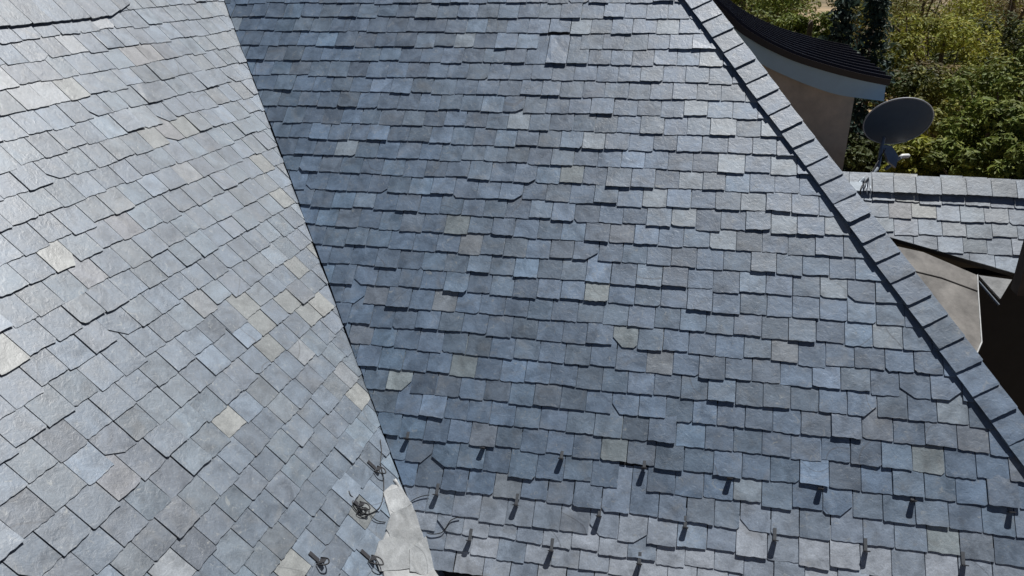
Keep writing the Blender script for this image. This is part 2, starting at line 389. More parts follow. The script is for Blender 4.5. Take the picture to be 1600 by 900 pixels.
# ---- left slope
TINT = (0.57, 0.635, 0.685)             # greyer: less skylight blue put into this slope's slate colour
left = empty('house_wing', PLf(-12, -7.1)); tag(left, 'house wing with the pale sunlit slate slope running down into the valley', 'house')
L_TONES = [(onL(x, y), c) for x, y, c in [
    (335, 663, YEL), (28, 548, YEL), (80, 402, YEL), (543, 618, YEL), (500, 660, YEL), (455, 862, YEL), (275, 270, PALE), (308, 482, PALE), (370, 475, OLIVE), (450, 470, OLIVE),
    (485, 470, YEL), (480, 480, OLIVE), (290, 190, OLIVE), (235, 220, OLIVE), (250, 210, WARM), (35, 150, PALE), (60, 140, PALE), (100, 145, OLIVE), (25, 115, PALE), (5, 135, PALE),
    (60, 75, PALE), (110, 75, PALE), (150, 35, PALE), (205, 88, WARM), (230, 88, WARM), (255, 75, DARK), (185, 745, PINK), (200, 790, PINK), (40, 110, DARK), (60, 115, DARK),
    (20, 10, DARK), (560, 780, OLIVE), (250, 760, DARK), (275, 790, DARK), (130, 430, PINK), (170, 350, PINK), (410, 505, OLIVE), (420, 540, OLIVE), (420, 20, PALE), (240, 890, PALE),
    (530, 590, PALE), (470, 570, PALE), (490, 400, OLIVE), (460, 420, OLIVE), (415, 270, OLIVE), (430, 300, OLIVE), (220, 700, DARK), (300, 830, DARK), (160, 690, DARK)]]
geos = []
EL = E * 1.036
for n_ in range(-4, 28):
    tl = lambda Y, n_=n_: E * (17.7 - 1.036 * n_ - 0.036 * Y)
    mid = E * (17.7 - 1.036 * n_)
    if mid < -7.9: break
    ph = (0.0 if n_ % 2 else 0.5) + rnd.uniform(-0.12, 0.12)
    yr = yval(mid) + 1.6
    Y = -27 + ph
    while Y < yr:
        wd = 1.0 + rnd.uniform(-0.05, 0.05) if rnd.random() < .9 else 1.0 + rnd.uniform(-.2, .15)
        a0, a1 = Y + 0.009 + rnd.uniform(0, .008), Y + wd - .009 - rnd.uniform(0, .008); Y += wd
        am = (a0 + a1) / 2
        t0 = tl(am)
        px, py, pz = proj(PLf(am, t0 + .4))
        if pz < 3: continue
        jit = rnd.gauss(0, 0.04)
        tone = slate_tone(0.86, 1.14)
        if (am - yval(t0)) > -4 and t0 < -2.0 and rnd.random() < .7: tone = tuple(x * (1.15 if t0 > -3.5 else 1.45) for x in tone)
        for q, c in L_TONES:
            if a0 <= q[0] < a1 and t0 <= q[1] < t0 + EL: k_ = rnd.uniform(.60, .74); tone = tuple(x * k_ for x in c)
        ch = []
        if rnd.random() < 0.03:
            s = rnd.choice((-1, 1)); ang = rnd.uniform(.3, 1.1); na, nb = s * math.sin(ang), -math.cos(ang)
            ch.append((na, nb, na * (am + s * rnd.uniform(.2, .4)) + nb * rnd.uniform(.06, .2)))
        lift = abs(rnd.gauss(0, 0.014)) + (rnd.uniform(0.02, 0.05) if rnd.random() < 0.08 else 0)
        kv = sl / math.tan(P)              # valley: Y = kv * s
        g = slate_geo(PLf, a0, a1, (lambda x, jit=jit: tl(x) + jit), EL * 1.93, tone, lift, rnd.gauss(0, .015), [(1, -kv, 0.0 + rnd.uniform(-.05, .05))], ch, expo=EL, h0=0.055)
        if g: geos.append(g)
field(left, geos)
SL_TOP = STOP * sp / sl
deck('roof_deck', [(-27, -7.1), (yval(-7.1) + .05, -7.1), (yval(SL_TOP) + .05, SL_TOP), (-27, SL_TOP)], PLf, FELT, left, h=0.02)
mb = MB(); a, b = PLf(-27, SL_TOP), PLf(yval(SL_TOP), SL_TOP); wv = Vector((-1, 0, -1)) * U * 12
mb.prism([a, b, b + wv, a + wv], Vector((0, 0, -.3)) * U); mb.build('back_slope', FELT, left)
wall('wall', Vector((xe, -28 * U, 0)), Vector((xe, ye, 0)), 0.25, zt, STUCCO, left)
# ridge caps over the upper left corner
Yc = -9.0; i = 0
while Yc < 5.3:
    wd = 1.0 + random.uniform(-.04, .04)
    def place(x, y, h, i=i): return PLf(x, y, h + 0.11)
    s_t = 17.12 - 0.033 * (Yc + 1)
    chips = [(0.30, -1, 0.30 * 4.2)] if Yc > 4.0 else None
    g = slate_geo(place, Yc + .01, Yc + wd - .01, s_t, 1.6, tuple(x * .92 for x in slate_tone(.9, 1.1)), abs(random.gauss(0, .01)), 0, t=.05, expo=1.2, chips=chips)
    if g: mesh_obj('ridge_cap', g[0], g[1], SLATE, left, [g[2]] * len(g[0]))
    Yc += wd; i += 1
mb = MB(); mb.prism([PLf(-9, 17.2 + .25, .16), PLf(4.4, 17.2 - .14, .16), PLf(4.4, 18.6, .16), PLf(-9, 18.8, .16)], PLf(0, 0, -.16) - PLf(0, 0, 0)); mb.build('ridge_bed', BED, left)

# ------------------------------------------------------------------ valley: zinc lip and crumpled flashing
def onLp(x, y, h=0.0):
    a, b = onL(x, y); return PLf(a, b, h)
poly = [(594, 772), (608, 760), (620, 762), (640, 792), (662, 832), (692, 886), (690, 905), (640, 912), (596, 905), (588, 861), (598, 838), (606, 812)]
mb = MB(); mb.prism([onLp(x, y, 0.17) for x, y in poly], PLf(0, 0, -.06) - PLf(0, 0, 0)); mb.build('valley_flashing', LEAD, left)
PIECES = [([(596, 772), (619, 764), (636, 792), (614, 806), (604, 800)], .20), ([(606, 806), (636, 792), (664, 838), (640, 858), (604, 842), (598, 830)], .205),
          ([(586, 850), (604, 842), (640, 856), (634, 892), (588, 896), (580, 872)], .215), ([(632, 862), (664, 838), (688, 884), (660, 902), (634, 896)], .225)]
for pts, h in PIECES:
    out = []
    for i in range(len(pts)):
        (x0, y0_), (x1, y1_) = pts[i], pts[(i + 1) % len(pts)]
        for f in (0, .33, .66): out.append((x0 + (x1 - x0) * f + random.uniform(-.8, .8), y0_ + (y1_ - y0_) * f + random.uniform(-.8, .8)))
    t1, t2 = random.uniform(-.004, .004), random.uniform(-.002, .002); cx = sum(p[0] for p in pts) / len(pts); cy = sum(p[1] for p in pts) / len(pts)
    mb = MB(); k = random.uniform(.85, 1.15); mb.prism([onLp(x, y, h + t1 * (x - cx) + t2 * (y - cy)) for x, y in out], PLf(0, 0, -.035) - PLf(0, 0, 0), (.33 * k, .345 * k, .35 * k, random.random())); mb.build('slate_fragment', SLATE, left)
mb = MB(); mb.tube(smooth_path([onLp(x, y, 0.15) for x, y in [(612, 752), (628, 778), (645, 806), (662, 838), (680, 868), (694, 888)]], 4), 0.075 * U, 8)
mb.build('valley_lip', LEAD, left, True)
# ------------------------------------------------------------------ snow guards
ORD = ['first', 'second', 'third', 'fourth', 'fifth', 'sixth', 'seventh', 'eighth', 'ninth']
def guard(place, a, b, label, group, strap=0.55, hgt=0.25, wid=0.11, lean=0.0):
    g = empty('snow_guard', place(a, b, 0.1)); tag(g, label, 'snow guard', group)
    w2 = 0.055; h1 = 0.085
    mb = MB()
    mb.prism([place(a - w2, b - .12, h1), place(a + w2, b - .12, h1), place(a + w2, b + strap, h1), place(a - w2, b + strap, h1)], place(0, 0, -.02) - place(0, 0, 0))
    mb.build('strap', STEEL, g)
    mb = MB(); pts = []
    for i in range(9):
        an = math.pi * i / 8; pts.append((a - wid * math.cos(an), hgt * .9 + hgt * .1 * math.sin(an)))
    outline = [(a - wid * .8, 0.06)] + pts + [(a + wid * .8, 0.06)]
    off = place(0, -0.035, 0) - place(0, 0, 0)
    mb.prism([place(x, b - .08 + lean * h, h) for x, h in outline], off); mb.build('plate', DKSTEEL, g)
    return g
rows = [('upper row of the big slope', 24.02, [-3.68, -.64, 2.34, 5.40, 8.42, 11.44, 14.40, 17.41, 20.4]),
        ('middle row of the big slope', 26.15, [-2.15, .95, 3.97, 6.98, 9.97, 12.88, 15.86]),
        ('lowest row of the big slope', 27.75, [-.6, 2.38, 5.48])]
for rn, ix, xs in rows:
    for i, x in enumerate(xs):
        if x > 19: continue
        guard(PR, x + random.uniform(-.03, .03), -(ix - IDX0) * E + random.uniform(-.04, .04), f'{ORD[i]} snow guard from the valley in the {rn}', 'snow guards on the big slope',
              strap=.32 if ix > 25 else .2, hgt=random.uniform(.27, .32), wid=.105, lean=random.uniform(-.1, .1))
def lguard(px, py, label, tilt, big=1.0):
    a, b = onL(px, py); g = empty('snow_guard', PLf(a, b, 0.1)); tag(g, label, 'snow guard', 'bent snow guards beside the valley')
    mb = MB(); mb.prism([PLf(a - .07, b - .1, .16), PLf(a + .07, b - .1, .16), PLf(a + .07, b + .3, .15), PLf(a - .07, b + .3, .15)], PLf(0, 0, -.03) - PLf(0, 0, 0)); mb.build('strap', DKSTEEL, g)
    pts = [PLf(a - .16, b - .1, .15), PLf(a - .17, b - .2 - .1 * tilt, .15 + .18 * big), PLf(a - .02, b - .3 - .2 * tilt, .15 + .24 * big), PLf(a + .14, b - .25 - .1 * tilt, .15 + .19 * big), PLf(a + .15, b - .1, .15)]
    mb = MB(); mb.tube(smooth_path(pts, 4), 0.025 * U, 6); mb.build('loop', BLACK, g, True)
    mb = MB(); mb.prism([PLf(a - .12, b - .12, .16), PLf(a + .12, b - .12, .16), PLf(a + .08, b - .2, .36 * big), PLf(a - .08, b - .2, .36 * big)], PLf(0, -.03, 0) - PLf(0, 0, 0)); mb.build('plate', DKSTEEL, g)
lguard(490, 876, 'upright looped snow guard near the bottom edge of the pale slope', 0.2)
lguard(570, 872, 'snow guard toppled against the pale broken slates at the valley foot', 1.2)
lguard(580, 732, 'snow guard under the cable right beside the upper valley', .8, .8)
lguard(552, 788, 'snow guard tangled in the loose black cable on the pale slope', .9)
# loose cables, and tubes standing in for dark gaps in broken slates
def cable(name, px, label, place, rad=0.022, h=0.13, wob=0.04):
    mb = MB(); mb.tube(smooth_path([place(x, y, h + random.uniform(0, wob)) for x, y in px], 6), rad * U, 6); o = mb.build(name, BLACK, None, True); tag(o, label, 'cable'); return o
cable('cable', [(590, 690), (592, 708), (591, 726), (595, 750), (595, 775), (590, 793), (581, 802), (568, 806), (558, 800), (553, 806), (564, 811), (573, 803), (566, 796), (556, 802)], 'long loose black cable curling down the pale slope beside the valley', onLp, .017)
cable('cable', [(573, 805), (578, 812), (586, 817), (598, 819)], 'short black cable end poking out towards the pale valley foot', onLp, .017)
cable('cable', [(541, 770), (543, 777), (549, 782), (546, 789), (552, 800), (562, 806), (569, 800), (562, 795)], 'knotted black cable scrap around the tangled snow guard', onLp, .022)
def onRp(x, y, h=0.0):
    a, b = onR(x, y); return PR(a, b, h)
cable('cable', [(638, 788), (648, 781), (660, 776), (672, 774)], 'thin black curve for a broken-slate gap beside the valley on the big slope', onRp, .016, .10, .01)  # added tube stands in for a dark gap between broken slates
cable('cable', [(668, 833), (676, 835), (690, 833), (697, 826), (706, 813), (720, 808)], 'thin black curve for a broken-slate gap near the foot of the valley', onRp, .016, .10, .01)  # another added tube, drawn where broken slates leave a dark gap

# ------------------------------------------------------------------ low rear wing on the right
TINT = (0.98, 1.0, 1.0)
rear = empty('house_wing', at(1470, 420, 34.5)); tag(rear, 'low rear house wing with short slate ridge behind the hip', 'house')
O3 = CAM + ray(1470, 281) * 36.0
def PB(X, s, h=0.0): return (O3 + Vector((X, s * cp - h * sp, s * sp + h * cp))) * U
def onB(x, y):
    q = hit(x, y, O3, nR) - O3; return q.x, q.y * cp + q.z * sp
A1, A2 = onB(1445, 387), onB(1579, 426)
na = (A2[1] - A1[1], -(A2[0] - A1[0])); nc = na[0] * A1[0] + na[1] * A1[1]     # keep the side up-slope of the line
lowc = (-na[0], -na[1], -nc) if na[1] > 0 else (na[0], na[1], nc)
if lowc[0] * 0 + lowc[1] * 0 > lowc[2]: lowc = tuple(-x for x in lowc)
geos = []
EB = 0.80
for k in range(9):
    tl = -0.86 - EB * (k + 0.55) ; X = -9 + (0.5 if k % 2 else 0) + random.uniform(-.1, .1)
    while X < 9:
        wd = 1 + random.uniform(-.06, .06); a0, a1 = X + .012, X + wd - .012; X += wd
        tone = tuple(x * 1.35 for x in slate_tone(.85, 1.2))
        q = (a0 + a1) / 2, tl + .4
        for px, py, c in ((1405, 316, YEL), (1425, 335, YEL), (1400, 335, WARM)):
            z = onB(px, py)
            if a0 <= z[0] < a1 and tl <= z[1] < tl + EB: tone = c
        g = slate_geo(PB, a0, a1, tl + random.gauss(0, .05), EB * 1.9, tone, abs(random.gauss(0, .014)), random.gauss(0, .012), [lowc], expo=EB)
        if g: geos.append(g)
field(rear, geos)
X = -8.0
while X < 9:
    wd = .98 + random.uniform(-.05, .1)
    g = slate_geo(lambda x, y, h: PB(x, y, h + .12), X + .01, X + wd - .012, -.86 + random.gauss(0, .02), .90, tuple(x * 1.15 for x in slate_tone(.85, 1.15)), abs(random.gauss(0, .012)), 0, t=.04, expo=.85)
    if g: mesh_obj('ridge_cap', g[0], g[1], SLATE, rear, [g[2]] * len(g[0]))
    X += wd
mb = MB(); mb.prism([PB(-8, -.78, .12), PB(9, -.78, .12), PB(9, .02, .12), PB(-8, .02, .12)], PB(0, 0, -.2) - PB(0, 0, 0)); mb.build('ridge_bed', BED, rear)
B1, B2 = onB(1380, 368), onB(1640, 444)
mb = MB(); mb.prism([PB(-9, onB(1380, 368)[1], -.02), PB(B1[0], B1[1], -.02), PB(B2[0], B2[1], -.02), PB(9, B2[1], -.02), PB(9, 0, -.02), PB(-9, 0, -.02)], PB(0, 0, -.3) - PB(0, 0, 0)); mb.build('roof_deck', FELT, rear)
mb = MB(); wv = Vector((0, 1, -1)) * U * 8
mb.prism([PB(-9, .04), PB(9, .04), PB(9, .04) + wv, PB(-9, .04) + wv], Vector((0, 0, -.2)) * U); mb.build('back_slope', FELT, rear)
# tan sheet-metal saddle between hip and rear wing
Os = CAM + ray(1460, 402) * 34.2; ns = Vector((0.30, -0.42, 0.86)).normalized()
def onS(x, y): return hit(x, y, Os, ns) * U
sp_ = [(1398, 384), (1443, 394), (1527, 430), (1528, 456), (1533, 530), (1534, 538), (1524, 557), (1500, 575), (1440, 540), (1400, 470)]
mb = MB(); mb.prism([onS(x, y) for x, y in sp_], -ns * 0.02); sad_ = mb.build('saddle_sheet', TERNE, rear)
mb = MB(); mb.tube([onS(1425, 423) + ns * .006, onS(1470, 434) + ns * .006, onS(1527, 455) + ns * .006], 0.007, 6); mb.build('sheet_seam', TERNE, sad_)
mb = MB(); mb.tube([onS(1527, 430) + ns * .004, onS(1528, 456) + ns * .004, onS(1533.5, 535) + ns * .004, onS(1524, 557) + ns * .004], 0.008, 6); mb.build('sheet_edge', LEAD, sad_)
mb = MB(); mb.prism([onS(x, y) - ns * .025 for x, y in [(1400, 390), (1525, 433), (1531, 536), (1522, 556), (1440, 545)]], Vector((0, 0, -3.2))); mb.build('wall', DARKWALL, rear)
# pale verge board and its thin drip edge
vp = [onB(1529, 430), onB(1581, 437), onB(1572, 452), onB(1563, 467)]
mb = MB(); mb.prism([PB(a, b, .01) for a, b in vp], PB(0, 0, -.12) - PB(0, 0, 0)); vb_ = mb.build('verge_board', LEAD, rear)
mb = MB(); mb.tube([PB(*onB(1528, 440), .03), PB(*onB(1560, 477), .03)], 0.014, 6); mb.build('drip_edge', GALV, vb_)
# dark recessed walls below
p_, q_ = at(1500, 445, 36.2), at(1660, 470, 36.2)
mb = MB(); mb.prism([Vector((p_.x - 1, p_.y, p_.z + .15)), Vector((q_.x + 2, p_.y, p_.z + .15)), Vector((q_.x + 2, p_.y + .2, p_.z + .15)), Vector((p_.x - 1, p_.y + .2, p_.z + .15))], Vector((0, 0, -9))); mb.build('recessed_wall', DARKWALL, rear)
p_ = at(1589, 462, 32.6)
mb = MB(); mb.prism([p_, p_ + Vector((1.6, 0, 0)), p_ + Vector((1.6, .2, 0)), p_ + Vector((0, .2, 0))], Vector((0, 0, .66))); o = mb.build('chimney_stack', BROWNWALL, rear)

# ------------------------------------------------------------------ annex with the sweeping dark roof
D0 = 41.0
y0 = (CAM + ray(1300, 150) * D0).y
def onA(x, y, dy=0.0):
    D = ray(x, y); q = CAM + D * ((y0 - CAM.y) / D.y); return Vector((q.x, q.y + dy, q.z)) * U
annex = empty('annex', onA(1340, 276)); tag(annex, 'beige annex behind the hip with a dark sweeping roof and pale blue bargeboard', 'building')
topc = [(1085, -12), (1120, 18), (1150, 46), (1175, 63), (1200, 77), (1240, 95), (1290, 111), (1340, 124), (1384, 133)]
botc = [(1120, 52), (1150, 72), (1175, 90), (1195, 103), (1220, 115), (1260, 132), (1305, 147), (1345, 153.5), (1381, 158)]
tp = smooth_path([onA(x, y) for x, y in topc], 5); bp_ = smooth_path([onA(x, y) for x, y in botc], 5)
mb = MB(); n = len(tp); off = Vector((0, .06, 0))
mb.add(tp + bp_ + [p + off for p in tp] + [p + off for p in bp_],
       [(i, i + 1, n + i + 1, n + i) for i in range(n - 1)] + [(2 * n + i + 1, 2 * n + i, 3 * n + i, 3 * n + i + 1) for i in range(n - 1)] +
       [(i + 1, i, 2 * n + i, 2 * n + i + 1) for i in range(n - 1)] + [(n + i, n + i + 1, 3 * n + i + 1, 3 * n + i) for i in range(n - 1)] + [(n - 1, 2 * n - 1, 4 * n - 1, 3 * n - 1)])
mb.build('bargeboard', FASCIA, annex)
DEP = 13.5 * U
def rib_normal(i):
    d = (tp[min(i + 1, n - 1)] - tp[max(i - 1, 0)]).normalized(); return Vector((-d.z, 0, d.x))
up_ = [p + rib_normal(i) * 0.085 + Vector((0, -.05, 0)) for i, p in enumerate(tp)]
lo_ = [p + rib_normal(i) * 0.003 + Vector((0, -.05, 0)) for i, p in enumerate(tp)]
e_ = up_[-1] + (up_[-1] - up_[-2]).normalized() * .03
up_.append(e_); lo_.append(lo_[-1] + (lo_[-1] - lo_[-2]).normalized() * .03)
m_ = len(up_); dv = Vector((0, DEP, 0))
mb = MB()
mb.add(up_ + lo_ + [p + dv for p in up_] + [p + dv for p in lo_],
       [(i, i + 1, 2 * m_ + i + 1, 2 * m_ + i)[::-1] for i in range(m_ - 1)] + [(i, i + 1, m_ + i + 1, m_ + i) for i in range(m_ - 1)] + [(2 * m_ + i, 3 * m_ + i, 3 * m_ + i + 1, 2 * m_ + i + 1) for i in range(m_ - 1)] +
       [(m_ + i, m_ + i + 1, 3 * m_ + i + 1, 3 * m_ + i) for i in range(m_ - 1)] + [(m_ - 1, 3 * m_ - 1, 4 * m_ - 1, 2 * m_ - 1)])
sheet_ = mb.build('roof_sheet', SEAM, annex)
for j in range(10):
    yy = DEP * (j + .12) / 9.6
    mb = MB(); wr, hr = 0.025, 0.04
    nr = [rib_normal(min(i, n - 1)) for i in range(m_)]
    A_ = [up_[i] + Vector((0, yy - wr, 0)) for i in range(m_)]; B_ = [up_[i] + nr[i] * hr + Vector((0, yy - wr * .5, 0)) for i in range(m_)]
    C_ = [up_[i] + nr[i] * hr + Vector((0, yy + wr * .5, 0)) for i in range(m_)]; D_ = [up_[i] + Vector((0, yy + wr, 0)) for i in range(m_)]
    f = []
    for i in range(m_ - 1):
        for r in range(3): f.append((r * m_ + i, r * m_ + i + 1, (r + 1) * m_ + i + 1, (r + 1) * m_ + i))
    f.append((m_ - 1, 2 * m_ - 1, 3 * m_ - 1, 4 * m_ - 1)[::-1])
    mb.add(A_ + B_ + C_ + D_, f); mb.build('roof_seam', SEAM, sheet_)
wp = [Vector((p.x, p.y + .1, p.z + .05)) for p in bp_ if p.x <= onA(1344, 153).x]
mb = MB(); zb = GZ - .2
mb.prism(wp + [Vector((wp[-1].x, wp[-1].y, zb)), Vector((wp[0].x, wp[0].y, zb))], Vector((0, DEP - .3, 0))); mb.build('wall', STUCCO, annex)

# ------------------------------------------------------------------ satellite dish on the rear ridge
DD = 36.9; DB = 40.0
root = at(1338, 289, 35.6)
dish = empty('satellite_dish', root); tag(dish, 'dark satellite dish on a bent mast at the end of the rear ridge', 'satellite dish')
cen = at(1403, 190, DB)
view = -ray(1403, 190).normalized()
# the reflector looks away towards the sun: we see its back
axis = (-view * 0.70 + upv * 0.66 - rgt * 0.20).normalized()
ex = (rgt - axis * rgt.dot(axis) + upv * .30).normalized(); ex = (ex - axis * ex.dot(axis)).normalized(); ey = axis.cross(ex)
RA, RB_, DPT = 0.428, 0.388, 0.075
nr_, na_ = 8, 40; V_ = []; F_ = []
for side, dz in ((0, 0.0), (1, 0.008)):
    for j in range(nr_ + 1):
        r = j / nr_
        for i in range(na_):
            t = 2 * math.pi * i / na_
            V_.append(cen + ex * (RA * r * math.cos(t)) + ey * (RB_ * r * math.sin(t)) + axis * (DPT * (r * r - 1) + dz))
M_ = (nr_ + 1) * na_
for j in range(nr_):
    for i in range(na_):
        a, b, c, d = j * na_ + i, j * na_ + (i + 1) % na_, (j + 1) * na_ + (i + 1) % na_, (j + 1) * na_ + i
        F_.append((a, d, c, b)); F_.append((M_ + a, M_ + b, M_ + c, M_ + d))
refl = mesh_obj('reflector', V_, F_, DISH, dish, smooth=True)
mb = MB(); ringp = [cen + ex * (RA * math.cos(2 * math.pi * i / 48)) + ey * (RB_ * math.sin(2 * math.pi * i / 48)) + axis * .003 for i in range(49)]
mb.tube(ringp, 0.010, 6, False); mb.build('rim', DISHRIM, refl, True)
mb = MB(); mb.tube(smooth_path([root - Vector((0, 0, .05)), at(1346, 282, 36.2), at(1364, 270, DD + 1.4), at(1371, 262, DD + 2.4), at(1374, 250, DB - .5), at(1377, 232, DB - .3), at(1381, 215, DB)], 5), 0.025, 10); mb.build('mast', GALV, dish, True)
cb_ = MB(); cb_.tube(smooth_path([at(1384, 232, DB - .5), at(1372, 252, DB - .9), at(1358, 276, 36.6), at(1346, 292, 35.3), at(1344, 304, 35.2)], 6), 0.007, 6); cb_.build('cable', BLACK, dish, True)
foot = MB(); foot.box(root - Vector((0, 0, .02)), Vector((.07, 0, 0)), Vector((0, .05, .04)), Vector((0, -.006, .008))); foot.build('mount_foot', GALV, dish)
for dx in (1352, 1358):
    mb = MB(); mb.tube([at(dx, 277, 36.4), at(dx + 3, 304, 35.4)], 0.006, 6); mb.build('stay', GALV, dish, True)
br = MB(); q = [at(x, y, DB - .35) for x, y in [(1378, 226), (1394, 228), (1404, 244), (1400, 262), (1388, 252)]]; br.prism(q, fwd * .05); br.build('bracket', GALV, dish)
mb = MB(); mb.tube([at(1384, 264, DB + .3), at(1409, 245, DB + 1.2)], 0.022, 10); arm_ = mb.build('feed_arm', GALV, dish, True)
mb = MB(); mb.tube([at(1405, 246.5, DB + 1.1), at(1410, 244.0, DB + 1.2), at(1419, 243.5, DB + 1.3), at(1421, 244, DB + 1.3)], [0.023, 0.031, 0.031, .02], 10); mb.build('feed_head', WHITE, arm_, True)

# ------------------------------------------------------------------ ground
def ground_material():
    m, n, b = new_mat('dry_ground')
    g = n.nodes.new('ShaderNodeNewGeometry')
    t = n.nodes.new('ShaderNodeTexNoise'); t.inputs['Scale'].default_value = 0.12; t.inputs['Detail'].default_value = 9; t.inputs['Roughness'].default_value = .62
    n.links.new(g.outputs['Position'], t.inputs['Vector'])
    r = n.nodes.new('ShaderNodeValToRGB'); r.color_ramp.elements[0].position = .38; r.color_ramp.elements[1].position = .62
    r.color_ramp.elements[0].color = (0.10, 0.085, 0.045, 1); r.color_ramp.elements[1].color = (0.40, 0.29, 0.17, 1)
    n.links.new(t.outputs[0], r.inputs[0]); n.links.new(r.outputs[0], b.inputs['Base Color']); b.inputs['Roughness'].default_value = .95
    return m
GM = ground_material()
N_ = 60; V_ = []; F_ = []
for j in range(N_ + 1):
    for i in range(N_ + 1):
        x, y = (i / N_ * 2 - 1), (j / N_ * 2 - 1); x = math.copysign(abs(x) ** 2.2, x) * 900; y = math.copysign(abs(y) ** 2.2, y) * 900
        d = math.hypot(x, y)
        V_.append(Vector((x, y, GZ + noise.noise(Vector((x * .02, y * .02, 0))) * min(2.5, max(0, d - 20) * .03))))
F_ = [(j * (N_ + 1) + i, j * (N_ + 1) + i + 1, (j + 1) * (N_ + 1) + i + 1, (j + 1) * (N_ + 1) + i) for j in range(N_) for i in range(N_)]
tag(mesh_obj('ground', V_, F_, GM, None, smooth=True), 'dry brown ground below and behind the house', kind='structure')

# ------------------------------------------------------------------ trees
def leaf_material():
    m, n, b = new_mat('leaf')
    A = n.nodes.new('ShaderNodeAttribute'); A.attribute_name = 'Col'
    tr = n.nodes.new('ShaderNodeBsdfTranslucent'); mx = n.nodes.new('ShaderNodeMixShader'); mx.inputs[0].default_value = 0.22
    n.links.new(A.outputs['Color'], b.inputs['Base Color']); n.links.new(A.outputs['Color'], tr.inputs['Color'])
    b.inputs['Roughness'].default_value = .6; b.inputs['Specular IOR Level'].default_value = .2
    out = n.nodes['Material Output']; n.links.new(b.outputs[0], mx.inputs[1]); n.links.new(tr.outputs[0], mx.inputs[2]); n.links.new(mx.outputs[0], out.inputs[0])
    return m
LEAF = leaf_material(); BARK = plain('bark', (0.09, 0.07, 0.055), .95, 0, .4, 20, .6)
KIND = {'green': (0.165, 0.20, 0.042), 'yellow': (0.26, 0.27, 0.045), 'olive': (0.185, 0.19, 0.045), 'brown': (0.155, 0.125, 0.05), 'dark': (0.068, 0.085, 0.026), 'spruce': (0.040, 0.066, 0.052)}
tr_rnd = random.Random(77)
def leaf_quad(mb, c, nrm, size, colr):
    R = tr_rnd
    a = nrm.cross(Vector((R.gauss(0, 1), R.gauss(0, 1), R.gauss(0, 1))))
    if a.length < 1e-3: return
    a.normalize(); b = nrm.cross(a); l, w_ = size * R.uniform(.8, 1.35), size * R.uniform(.35, .6)
    k = R.uniform(.65, 1.4); hue = R.gauss(0, .07)
    cc = (colr[0] * k * (1 + hue), colr[1] * k, colr[2] * k * (1 - hue), 1)
    base = len(mb.v); mb.v += [c - a * l * .5, c + b * w_ * .5 + nrm * size * .08, c + a * l * .5, c - b * w_ * .5 + nrm * size * .08]
    mb.f.append((base, base + 1, base + 2, base + 3)); mb.c += [cc] * 4
def sphere_pt(R):
    while True:
        v = Vector((R.uniform(-1, 1), R.uniform(-1, 1), R.uniform(-1, 1)))
        if .05 < v.length < 1: return v
def tree(px, py, dist, rx, rz, kind, label, leaf=.12, n_leaf=7000, cat='tree', name='broadleaf_tree'):
    """crown centre seen at (px, py), dist metres away; trunk down to the ground"""
    R = tr_rnd
    D = ray(px, py).normalized(); c = CAM * U + D * dist
    base = Vector((c.x, c.y, GZ - .3)); t = empty(name, base); tag(t, label, cat, 'trees and shrubs beyond the house')
    mb = MB(); clumps = []
    for i in range(38):
        v = sphere_pt(R); v = v.normalized() * (v.length ** .45)
        clumps.append((c + Vector((v.x * rx, v.y * rx, v.z * rz)) * R.uniform(.65, 1.05), rx * R.uniform(.17, .33), R.uniform(.75, 1.25)))
    per = n_leaf // len(clumps); colr = KIND[kind]
    for cc, rr, k in clumps:
        for i in range(per):
            v = sphere_pt(R); v = v.normalized() * (v.length ** .4); p = cc + Vector((v.x, v.y, v.z * .75)) * rr
            nrm = (v + Vector((0, 0, .8)) + Vector((R.gauss(0, .5), R.gauss(0, .5), R.gauss(0, .5)))).normalized()
            leaf_quad(mb, p, nrm, leaf, tuple(x * k for x in colr))
    mb.build('crown', LEAF, t)
    tk = MB(); h = c.z - base.z; r_ = .014 * h + .03
    path = [base, base + Vector((R.uniform(-.2, .2), R.uniform(-.2, .2), h * .45)), Vector((c.x, c.y, c.z - rz * .2)), Vector((c.x, c.y, c.z + rz * .5))]
    tk.tube(smooth_path(path, 4), [r_ * (1 - .9 * i / 12) for i in range(13)], 7)
    for cc, rr, k in clumps[:9]:
        s0 = base.lerp(c, R.uniform(.55, .9)); tk.tube([s0, s0.lerp(cc, .5) + Vector((0, 0, .15)), cc], [r_ * .35, r_ * .22, r_ * .06], 5)
    tk.build('trunk', BARK, t, True)
    return t
def conifer(px, py, dist, height, rad, kind, label):
    """apex seen at (px, py)"""
    R = tr_rnd; D = ray(px, py).normalized(); a = CAM * U + D * dist; base = Vector((a.x, a.y, GZ - .3))
    t = empty('conifer_tree', base); tag(t, label, 'tree', 'trees and shrubs beyond the house'); mb = MB(); tk = MB()
    tk.tube([base, a - Vector((0, 0, .2))], [.16, .015], 7)
    z = 0.0; colr = KIND[kind]
    while z < height:
        rr = rad * (z / height) ** .8 + .08
        for k in range(7):
            an = R.uniform(0, 6.283); ln = rr * R.uniform(.7, 1.15); d = Vector((math.cos(an), math.sin(an), -.28)); s0 = a - Vector((0, 0, z))
            if k % 2 == 0: tk.tube([s0, s0 + d * ln * .8], [.02, .006], 4)
            for i in range(24):
                f = R.uniform(.1, 1); p = s0 + d * ln * f + Vector((R.gauss(0, .09), R.gauss(0, .09), R.gauss(0, .05))) * (1.2 - f * .5)
                leaf_quad(mb, p, (d + Vector((R.gauss(0, .5), R.gauss(0, .5), 1))).normalized(), .13, colr)
        z += .2
    mb.build('crown', LEAF, t); tk.build('trunk', BARK, t, True)
